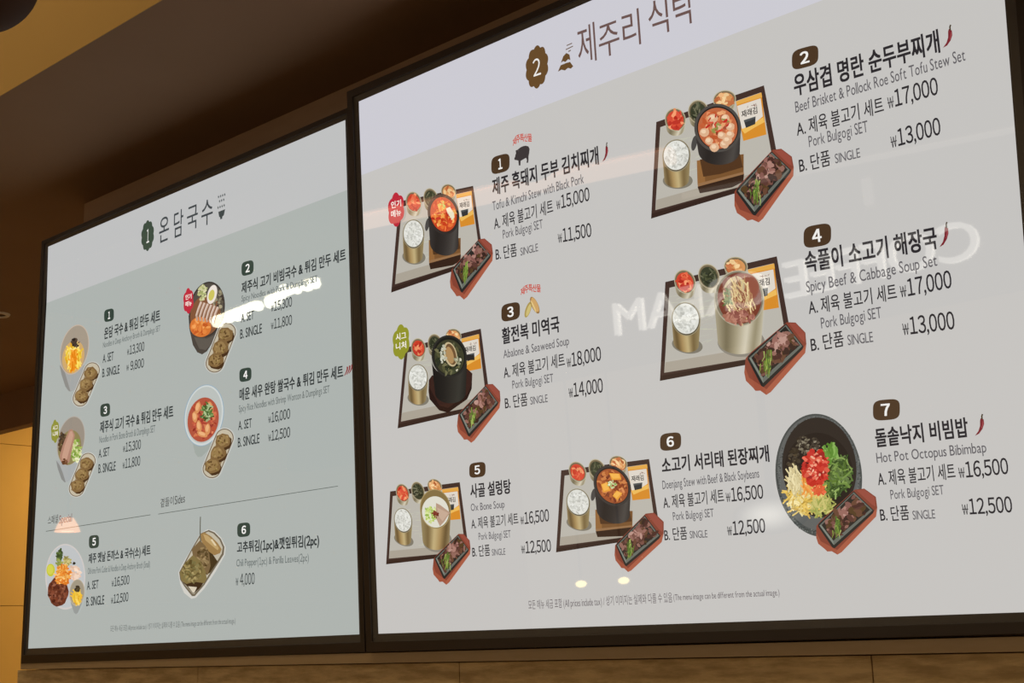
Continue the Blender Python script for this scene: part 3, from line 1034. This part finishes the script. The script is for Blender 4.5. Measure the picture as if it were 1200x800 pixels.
hp = quad_map([(690, 380), (800, 510), (620, 755), (490, 600)], [Z7(478, 440), Z7(599, 583), Z7(385, 797), Z7(265, 642)])
hot_plate(RIGHT, k.lift, hp, pic)

# ---- left board pictures
def dumpling_plate(board, lift, T, parent, top, bot, w, rim=(112, 98, 80), dump=None):
    """long plate with three fried dumplings, from its upper right end to its lower left end"""
    k = Ink(board, lift, T)
    dx, dy = bot[0] - top[0], bot[1] - top[1]
    L = math.hypot(dx, dy)
    ux, uy = dx / L, dy / L
    nx, ny = -uy, ux
    def P(s, t):
        return (top[0] + ux * s * L + nx * t * w, top[1] + uy * s * L + ny * t * w)
    def outline(g):
        pts = []
        for i in range(25):
            a = math.pi * i / 24
            pts.append(P(.18 - .18 * math.sin(a) * g, .5 * math.cos(a) * g))
        for i in range(13):
            a = math.pi * i / 12
            pts.append(P(.82 + .18 * math.sin(a) * g, -.5 * math.cos(a) * g))
        return pts
    k.poly(outline(1.08), (206, 204, 196))
    k.poly(outline(1.0), rim)
    k.poly(outline(.9), (196, 186, 164))
    k.poly([P(.15, .3), P(.9, .3), P(.9, -.36), P(.15, -.36)], (150, 128, 96))
    for s in (.24, .5, .76):
        c = P(s, .02)
        r = w * .42
        k.blob(c[0] + 8, c[1] + 12, r, (70, 48, 28), 1.0, 0, 14, .08)
        k.blob(c[0], c[1], r, (128, 100, 62), 1.05, -.5, 16, .1)
        k.blob(c[0] - 5, c[1] - 4, r * .72, (150, 122, 78), 1.05, -.5, 14, .14)
        for _ in range(14):
            k.blob(c[0] + random.uniform(-.6, .6) * r, c[1] + random.uniform(-.6, .6) * r, r * .13,
                   random.choice([(110, 82, 48), (168, 140, 92), (92, 68, 38), (140, 116, 66)]), 1.4, random.uniform(0, 3))
    return k.done('dumpling_plate_image', parent, 'long plate of three fried dumplings')

# 1 anchovy broth noodles
T = Zr(60, 370, 7.27)
k = Ink(LEFT, .0004, T)
k.poly([(72, 420), (88, 500), (120, 600), (138, 632), (165, 645), (196, 632), (230, 600), (300, 420)], (164, 166, 164))
k.poly([(72, 420), (88, 500), (120, 600), (150, 640), (165, 645), (140, 560), (110, 460)], (140, 140, 136))
k.ell(198, 287, 118, 216, (196, 178, 160), .22, 60)
k.ell(198, 287, 112, 208, (164, 152, 136), .22, 60)
k.ell(188, 350, 92, 142, (206, 168, 110), .22, 48)
k.strands(190, 350, 62, 98, 120, [(240, 200, 60), (246, 214, 90), (226, 170, 40), (250, 224, 130)], (50, 100), 12, .2, 1.5)
k.strands(190, 380, 22, 70, 40, [(236, 140, 30), (244, 160, 50)], (50, 90), 12, .1, 1.5)
k.scatter(205, 228, 30, 34, 30, [(56, 46, 40), (84, 70, 58), (40, 32, 28)], (8, 15), (1, 1.8))
pic = k.done('dish_picture', lroot, 'printed bowl of yellow egg noodle soup')
dumpling_plate(LEFT, k.lift, T, pic, (375, 400), (222, 768), 132)
# 3 pork bone broth noodles
T = Zr(55, 480, 7.277)
k = Ink(LEFT, .0004, T)
k.poly([(78, 430), (92, 500), (124, 592), (150, 618), (172, 616), (205, 590), (260, 460)], (168, 172, 172))
k.poly([(78, 430), (92, 500), (124, 592), (150, 618), (160, 617), (136, 540), (108, 470)], (136, 138, 136))
k.ell(204, 264, 116, 214, (178, 172, 162), .2, 60)
k.ell(204, 264, 110, 206, (152, 142, 130), .2, 60)
k.ell(194, 322, 96, 150, (140, 128, 84), .2, 48)
k.scatter(135, 300, 34, 110, 40, [(54, 44, 34), (78, 62, 46), (96, 74, 50)], (10, 18))
k.scatter(250, 350, 42, 96, 90, [(170, 190, 100), (206, 214, 150), (130, 160, 70), (226, 226, 184)], (8, 16))
k.poly([(190, 170), (215, 165), (238, 215), (216, 330), (190, 448), (150, 466), (118, 440), (108, 392), (135, 300), (168, 220)], (176, 132, 112))
k.poly([(196, 185), (214, 180), (226, 220), (196, 330), (170, 420), (140, 440), (128, 400), (150, 310)], (198, 156, 134))
k.scatter(150, 440, 34, 20, 16, [(96, 60, 40), (120, 80, 54)], (7, 12))
pic = k.done('dish_picture', lroot, 'printed bowl of pork noodle soup with green onion')
dumpling_plate(LEFT, k.lift, T, pic, (375, 372), (226, 736), 132)
flower_sticker(LEFT, 64.6, 505.2, 4.8, 13.2, (142, 144, 58), ('시그', '니처'), 'olive green flower-shaped sticker')(k.lift, pic)
# 2 spicy mixed noodles
T = Zr(205, 320, 6.667)
k = Ink(LEFT, .0004, T)
k.poly([(106, 330), (112, 430), (140, 560), (175, 618), (212, 634), (250, 610), (320, 500), (390, 300)], (74, 68, 62))
k.poly([(150, 500), (250, 510), (330, 470), (300, 540), (240, 600), (190, 590)], (94, 88, 80))
k.ell(250, 282, 138, 218, (58, 52, 48), .16, 60)
k.ell(250, 282, 128, 206, (84, 78, 70), .16, 60)
k.ell(238, 330, 118, 160, (130, 86, 58), .16, 48)
k.ell(200, 420, 84, 78, (214, 118, 52), .3, 40)
k.scatter(205, 420, 66, 56, 40, [(224, 130, 60), (200, 96, 42), (236, 156, 84)], (10, 20))
k.scatter(335, 200, 40, 70, 50, [(96, 88, 74), (140, 132, 108), (74, 64, 56), (160, 150, 120)], (8, 16))
k.scatter(215, 150, 30, 60, 46, [(196, 196, 140), (214, 210, 166), (170, 176, 116)], (8, 14))
k.ell(290, 166, 36, 76, (236, 226, 216), .25)
k.ell(286, 172, 22, 44, (206, 196, 96), .25)
for i in range(6):
    x = 170 + i * 26
    k.line([(x + 36, 222 + i * 8), (x + 14, 280 + i * 8), (x - 2, 330 + i * 10), (x + 4, 370 + i * 4)], 20, (190, 160, 140), 14)
    k.line([(x + 34, 224 + i * 8), (x + 10, 280 + i * 8), (x - 6, 330 + i * 10)], 9, (222, 200, 186), 6)
pic = k.done('dish_picture', lroot, 'printed black bowl of spicy noodles with half an egg')
dumpling_plate(LEFT, k.lift, T, pic, (432, 392), (284, 772), 142)
flower_sticker(LEFT, 220.8, 352.4, 6, 14.6, (190, 44, 62), ('인기', '메뉴'), 'red flower-shaped sticker')(k.lift, pic)
# 4 shrimp wonton noodles
T = Zr(205, 440, 6.4)
k = Ink(LEFT, .0004, T)
k.poly([(132, 500), (150, 580), (172, 610), (200, 608), (250, 560), (300, 480)], (160, 168, 162))
k.ell(218, 298, 148, 234, (150, 172, 186), .16, 60)
k.ell(218, 298, 142, 228, (206, 212, 210), .16, 60)
k.ell(217, 296, 132, 214, (186, 192, 188), .16, 60)
k.ell(212, 330, 116, 168, (176, 84, 62), .16, 48)
k.scatter(212, 335, 92, 136, 90, [(196, 92, 64), (170, 66, 50), (214, 124, 84), (150, 56, 44)], (9, 17))
for x, y, a in ((172, 240, 1.8), (150, 310, 1.5), (180, 380, 1.4), (245, 400, 1.7), (265, 240, 1.4), (205, 440, .4)):
    k.blob(x, y, 30, (216, 146, 92), 1.5, a, 12, .12)
    k.blob(x - 3, y - 5, 19, (234, 178, 126), 1.5, a, 10, .12)
k.strands(242, 270, 34, 62, 56, [(84, 116, 56), (120, 150, 84), (60, 88, 42), (170, 190, 140)], (26, 60), 11)
pic = k.done('dish_picture', lroot, 'printed pale blue bowl of red wonton noodle soup')
dumpling_plate(LEFT, k.lift, T, pic, (398, 402), (250, 764), 138)
# 5 pork cutlet
T = Zr(45, 630, 8.89)
k = Ink(LEFT, .0004, T)
k.ell(280, 405, 208, 342, (206, 200, 196), .0, 64)
k.ell(280, 402, 196, 326, (190, 194, 196), .0, 64)
k.scatter(218, 180, 26, 50, 26, [(70, 92, 44), (96, 120, 60), (54, 72, 36)], (12, 22))
k.scatter(215, 255, 30, 34, 20, [(150, 160, 84), (120, 134, 66)], (10, 18))
k.scatter(300, 240, 34, 44, 30, [(170, 156, 84), (196, 184, 120), (140, 130, 74)], (10, 18))
k.blob(372, 266, 15, (40, 40, 30))
k.ell(128, 336, 44, 66, (196, 196, 60))
k.ell(124, 330, 32, 50, (210, 208, 84))
k.scatter(378, 360, 56, 74, 60, [(230, 196, 172), (240, 212, 190), (222, 184, 160)], (12, 22))
k.blob(205, 560, 128, (104, 52, 36), .84, 0, 22, .05)
k.scatter(205, 570, 94, 124, 110, [(92, 42, 30), (124, 64, 44), (76, 34, 26), (140, 84, 62)], (9, 17))
k.strands(255, 390, 66, 96, 150, [(232, 140, 50), (240, 166, 76), (220, 120, 40), (244, 190, 110)], (44, 84), 15)
k.poly([(326, 560), (340, 690), (372, 780), (392, 796), (412, 780), (450, 690), (480, 580)], (150, 154, 152))
k.ell(402, 570, 80, 140, (184, 172, 152), .08)
k.ell(402, 566, 72, 128, (160, 150, 130), .08)
k.strands(398, 610, 46, 66, 60, [(236, 190, 56), (244, 206, 90), (226, 170, 44)], (40, 80), 14, 0, 1.4)
k.scatter(405, 530, 22, 26, 14, [(56, 48, 36), (84, 74, 50)], (9, 15))
k.done('dish_picture', lroot, 'printed oval plate of pork cutlet with salad and small bowl')
# 6 fried chilli and perilla leaves
T = Zr(200, 600, 7.614)
k = Ink(LEFT, .0004, T)
k.poly([(68, 540), (100, 470), (190, 320), (262, 190), (330, 152), (390, 168), (450, 225), (490, 310), (484, 380), (400, 530), (300, 680), (225, 762), (185, 772), (120, 720), (85, 640)], (208, 206, 198))
k.poly([(76, 535), (190, 322), (268, 188), (340, 158), (392, 180), (448, 238), (480, 310), (474, 376), (300, 650), (215, 748), (190, 748), (120, 660), (84, 600)], (112, 102, 84))
k.poly([(92, 530), (196, 330), (275, 200), (335, 172), (380, 190), (435, 245), (464, 312), (456, 368), (290, 640), (212, 728), (196, 726), (130, 650), (98, 596)], (192, 184, 164))
k.poly([(110, 625), (300, 620), (270, 665), (215, 720), (195, 720), (140, 655)], (58, 42, 26))
k.poly([(155, 660), (235, 668), (212, 716), (196, 716)], (214, 204, 182))
k.poly([(265, 260), (345, 330), (420, 440), (350, 540), (320, 560), (250, 420)], (66, 52, 30))
k.poly([(268, 195), (300, 178), (360, 215), (420, 275), (455, 330), (440, 365), (390, 385), (340, 350), (300, 300), (270, 250)], (156, 124, 76))
k.poly([(290, 195), (330, 208), (390, 262), (430, 320), (420, 340), (370, 300), (310, 250)], (190, 160, 108))
k.poly([(355, 245), (372, 240), (410, 295), (395, 300)], (222, 204, 168))
k.poly([(188, 330), (262, 250), (310, 300), (345, 370), (356, 480), (330, 560), (260, 470), (200, 400)], (120, 98, 66))
k.scatter(285, 400, 52, 96, 60, [(104, 84, 54), (140, 118, 80), (84, 68, 40), (160, 136, 96)], (8, 16))
k.poly([(80, 540), (130, 450), (200, 380), (260, 430), (310, 520), (322, 590), (300, 632), (210, 620), (140, 640), (96, 610)], (128, 112, 68))
k.scatter(195, 530, 86, 92, 150, [(110, 96, 56), (146, 130, 84), (92, 78, 44), (166, 148, 96), (120, 112, 70)], (8, 17))
k.line([(266, 40), (264, 120), (263, 200), (268, 262)], 8, (96, 96, 84), 10)
k.done('dish_picture', lroot, 'printed long plate of fried chilli and perilla leaf fritters')


# ------------------------------------------------------------------ lamps and sign of the hall that the glossy faces mirror
def mirrored(board, p, dist):
    P = board.at(p)
    d = ray(p)
    d = d - 2 * (d @ board.n) * board.n
    return P, d

def mirror_at_y(board, p, y):
    P, d = mirrored(board, p, 0)
    return P + d * ((y - P[1]) / d[1])

def mirror_at_z(board, p, z):
    P, d = mirrored(board, p, 0)
    return P + d * ((z - P[2]) / d[2])

M_sign = lamp_mat('sign letters', (1, .97, .9), 3.3)
M_strip = lamp_mat('warm strip light', (1, .60, .40), 2.6)
M_strip2 = lamp_mat('soft strip light', (1, .95, .88), .55)
M_row = lamp_mat('bright tube', (1, .95, .74), 14)
M_glow = lamp_mat('peach lamp glow', (1, .62, .36), 9)
M_globe = lamp_mat('globe glass', (1, .95, .80), 3.2)
M_bulb = lamp_mat('warm bulb', (1, .78, .30), 14)
M_panel = lamp_mat('ceiling panel', (1, .74, .40), 9)
M_fascia_fill = lamp_mat('added fascia light', (1, .76, .44), 3.0)

# shop sign across the hall
ct, cb = mirror_at_y(RIGHT, (1127, 259.5), -4.05), mirror_at_y(RIGHT, (1127, 299), -4.05)
mt, mb = mirror_at_y(RIGHT, (735, 352), -4.05), mirror_at_y(RIGHT, (735, 397), -4.05)
xr = mirror_at_y(RIGHT, (1148, 279), -4.05)[0]
xl = mirror_at_y(RIGHT, (722, 375), -4.05)[0]
zb, zt = (cb[2] + mb[2]) / 2, (ct[2] + mt[2]) / 2
sign = empty('shop_sign', ((xl + xr) / 2, -4.06, zb))
tag(sign, 'white lit shop sign lettering mirrored backwards across the larger board', 'sign')
word = 'COFFEE CREAM'
v, f = glyph_mesh(word, 0, 4)
gx0, gx1 = v[:, 0].min(), v[:, 0].max()
gy1 = v[:, 1].max()
groups = {}
bm = bmesh.new()
for y in (.005, .035):
    vs = []
    for gx, gy in v:
        t = (gx - gx0) / (gx1 - gx0)
        vs.append(bm.verts.new((xr + (xl - xr) * t - sign.location[0], y, (zt - zb) * gy / gy1)))
    for q in f:
        bm.faces.new([vs[i] for i in q])
lo = [x for x in bm.verts if x.co.y < .02]
# close the sides of every letter
bm.verts.ensure_lookup_table()
half = len(bm.verts) // 2
for e in [e for e in bm.edges if len(e.link_faces) == 1 and e.verts[0].index < half and e.verts[1].index < half]:
    a_, b_ = e.verts[0].index, e.verts[1].index
    try:
        bm.faces.new((bm.verts[a_], bm.verts[b_], bm.verts[b_ + half], bm.verts[a_ + half]))
    except ValueError:
        pass
me = bpy.data.meshes.new('letters')
bm.to_mesh(me)
bm.free()
me.name = 'letters'
link('letters', me, sign, M_sign)
box('sign_rail', (min(xl, xr) - sign.location[0], 0, -.03), (max(xl, xr) - sign.location[0], .02, -.015), M_dark, sign)

def tube(name, label, a, b, r, m, group=None, cat='lamp', house=True):
    a, b = np.array(a), np.array(b)
    root = empty(name, tuple((a + b) / 2))
    tag(root, label, cat, group)
    d = b - a
    L = np.linalg.norm(d)
    d /= L
    s = np.cross(d, Z)
    s /= np.linalg.norm(s)
    up = np.cross(s, d)
    bm = bmesh.new()
    R1, R2 = [], []
    for i in range(16):
        t = 6.2831853 * i / 16
        q = s * r * math.cos(t) + up * r * math.sin(t)
        R1.append(bm.verts.new(tuple(-d * L / 2 + q)))
        R2.append(bm.verts.new(tuple(d * L / 2 + q)))
    for i in range(16):
        j = (i + 1) % 16
        bm.faces.new((R1[i], R1[j], R2[j], R2[i]))
    bm.faces.new(R1)
    bm.faces.new(R2)
    mesh_from_bm('tube', bm, root, m, True)['label'] = 'glowing tube'
    if house:
        bm = bmesh.new()
        w = r * 1.4
        P = []
        for e in (-1, 1):
            for sx, uz in ((-1, 1.0), (1, 1.0), (1, 1.7), (-1, 1.7)):
                P.append(bm.verts.new(tuple(d * e * L / 2 + s * sx * w + up * uz * r)))
        for q in ((0, 1, 2, 3), (7, 6, 5, 4), (0, 4, 5, 1), (1, 5, 6, 2), (2, 6, 7, 3), (3, 7, 4, 0)):
            bm.faces.new([P[i] for i in q])
        mesh_from_bm('housing', bm, root, M_white)
    return root

zs = 3.3
tube('strip_light', 'warm strip light mirrored as a peach streak across the kimchi stew picture',
     mirror_at_z(RIGHT, (410, 264), zs), mirror_at_z(RIGHT, (790, 183), zs), .035, M_strip)
tube('strip_light', 'pale strip light mirrored faintly under the soft tofu stew prices',
     mirror_at_z(RIGHT, (800, 230), zs), mirror_at_z(RIGHT, (1200, 150), zs), .012, M_strip2)
# row of bright lamps seen as the glare on the left board
A, B = mirror_at_z(LEFT, (250, 377), zs), mirror_at_z(LEFT, (372, 329), zs)
for t0, t1, nm in ((0, .46, 'lower'), (.54, 1.0, 'upper')):
    st = tube('strip_light', 'very bright strip light mirrored as the %s half of the glare on the noodle board' % nm,
              A + (B - A) * t0, A + (B - A) * t1, .017, M_row, 'bright strip lights across the hall')
    for q in range(9):
        u = (q + .5) / 9 - .5
        g = lathe('bulb', [(0, -.02), (.016, -.014), (.023, 0), (.016, .014), (0, .02)], M_row, st, 12)
        g.location = tuple((B - A) * (t1 - t0) * u + np.array([random.uniform(-.012, .012), random.uniform(-.012, .012), random.uniform(-.016, .016)]))
        g.scale = (random.uniform(1.0, 1.75),) * 3

def pendant(loc, label, r, m, shade, ceil=3.6):
    root = empty('pendant_lamp', loc)
    tag(root, label, 'lamp', 'pendant lamps of the hall')
    lathe('lamp_shade', [(r * .25, r * 1.15), (r * .45, r * 1.1), (r * .8, r * .55), (r, 0), (r * .96, 0), (r * .76, r * .5), (r * .4, r * 1.04)], shade, root)
    lathe('bulb', [(0, r * .02), (r * .5, r * .05), (r * .7, r * .22), (r * .5, r * .6), (0, r * .8)], m, root)
    lathe('cord', [(.006, r * 1.1), (.006, ceil - loc[2])], M_cord, root, 10)
    return root

M_peach = lamp_mat('lit fabric shade', (1, .42, .17), 5.5)
P, d = mirrored(LEFT, (79, 623), 0)
pendant(tuple(P + d * 3.6), 'pendant lamp mirrored as a peach glow above the pork cutlet picture', .062, M_glow, M_peach)

def globe(loc, r, label, m, el=(1, 1, 1), ceil=3.6):
    root = empty('globe_lamp', loc)
    tag(root, label, 'lamp', 'globe lamps of the hall')
    prof = [(0, -r)] + [(r * math.cos(a), r * math.sin(a)) for a in [(-80 + 10 * i) * math.pi / 180 for i in range(17)]] + [(0, r)]
    g = lathe('globe', prof, m, root, 32)
    g.scale = el
    lathe('cord', [(.006, r), (.006, ceil - loc[2])], M_cord, root, 10)
    return root

# frosted wall disc: brightest in the middle, falling off towards its rim
M_disc = bpy.data.materials.new('frosted disc')
nt, b = nodes_of(M_disc)
tc = nt.nodes.new('ShaderNodeTexCoord')
gr = nt.nodes.new('ShaderNodeTexGradient')
gr.gradient_type = 'SPHERICAL'
mp = nt.nodes.new('ShaderNodeMapping')
rp = nt.nodes.new('ShaderNodeMapRange')
rp.interpolation_type = 'SMOOTHSTEP'
rp.inputs['To Max'].default_value = 5.0
R0, R1 = .235, .10
mp.inputs['Scale'].default_value = (1 / R0, 0, 1 / R1)
nt.links.new(tc.outputs['Object'], mp.inputs[0])
nt.links.new(mp.outputs[0], gr.inputs[0])
nt.links.new(gr.outputs['Fac'], rp.inputs['Value'])
nt.links.new(rp.outputs[0], b.inputs['Emission Strength'])
b.inputs['Emission Color'].default_value = (1, .96, .84, 1)
b.inputs['Base Color'].default_value = (.06, .06, .055, 1)
P = mirror_at_y(RIGHT, (903, 603), -4.4)
root = empty('wall_lamp', tuple(P))
tag(root, 'wide frosted lamp mirrored as a soft pale glow beside the stone pot picture', 'lamp')
bm = bmesh.new()
rings = []
for q in range(13):
    rr = q / 12
    rings.append([bm.verts.new((R0 * rr * math.cos(6.2831853 * i / 40), .03 * (1 - rr * rr), R1 * rr * math.sin(6.2831853 * i / 40))) for i in range(40)] if q else [bm.verts.new((0, .03, 0))])
for i in range(40):
    bm.faces.new((rings[0][0], rings[1][i], rings[1][(i + 1) % 40]))
for a_, b_ in zip(rings[1:], rings[2:]):
    for i in range(40):
        bm.faces.new((a_[i], b_[i], b_[(i + 1) % 40], a_[(i + 1) % 40]))
mesh_from_bm('frosted_disc', bm, root, M_disc, True)
box('back_plate', (-R0 * .6, -.03, -R1 * .6), (R0 * .6, -.001, R1 * .6), M_dark, root)
box('bracket', (-.02, -.03, R1 * .5), (.02, -.01, 3.6 - float(P[2])), M_dark, root)
for p, w in (((681, 684), 'left'), ((731, 680), 'right')):
    P, d = mirrored(RIGHT, p, 0)
    globe(tuple(P + d * 4.6), .021, '%s of two small yellow bulbs mirrored near the foot of the larger board' % w, M_bulb, (1.3, 1.3, .8))
a, b = mirror_at_y(RIGHT, (1016, 210), -4.05), mirror_at_y(RIGHT, (1020, 240), -4.05)
wl = empty('wall_lamp', tuple(b))
tag(wl, 'small upright wall lamp mirrored between two dish names on the larger board', 'lamp')
box('lamp_tube', (-.02, 0, 0), (.02, .03, float(a[2] - b[2])), M_strip2, wl, .006)
box('back_plate', (-.03, -.01, -.02), (.03, 0, float(a[2] - b[2]) + .02), M_white, wl)

# panel of the bright room behind; unseen second panel added to brighten the fascia
for loc, sx, sy, nm, m in (((-6.4, 2.9, 3.2), .55, .55, 'ceiling lamp in the bright room behind the yellow wall corner', M_panel),
                           ((-2.6, -.95, 3.59), 2.4, .12, 'unseen long ceiling lamp added to brighten the ochre wall face', M_fascia_fill)):
    root = empty('unseen_ceiling_lamp', loc)
    tag(root, nm, 'lamp')
    box('diffuser', (-sx, -sy, -.03), (sx, sy, -.005), m, root)
    bm = bmesh.new()
    bm_box(bm, (-sx - .03, -sy - .03, -.035), (-sx, sy + .03, 0))
    bm_box(bm, (sx, -sy - .03, -.035), (sx + .03, sy + .03, 0))
    bm_box(bm, (-sx, -sy - .03, -.035), (sx, -sy, 0))
    bm_box(bm, (-sx, sy, -.035), (sx, sy + .03, 0))
    mesh_from_bm('frame', bm, root, M_white)

# recessed downlight in the low ceiling, far left
c = on_plane((-3, 368), Z, np.array([0, 0, ZC]))
dl = empty('downlight', tuple(c))
tag(dl, 'small recessed downlight in the brown ceiling at the left edge', 'lamp')
lathe('ring', [(.030, -.001), (.032, -.006), (.042, -.006), (.045, 0)], M_white, dl)
lathe('lens', [(0, -.0015), (.030, -.0015)], M_shade, dl)

# dark round shade cut off by the top left corner
c = on_plane((-24, -30), Y, np.array([0, -.75, 0]))
rad = 62 / F_PX * np.linalg.norm(c - CAM)
root = empty('pendant_lamp', tuple(c))
tag(root, 'dark brown round lamp shade cut off by the top left corner', 'lamp')
prof = [(0, -rad)] + [(rad * math.cos(a), rad * math.sin(a)) for a in [(-84 + 6 * i) * math.pi / 180 for i in range(26)]]
lathe('lamp_shade', prof, M_shade, root, 48)
lathe('cord', [(.007, rad * .88), (.007, 3.6 - c[2])], M_cord, root, 10)
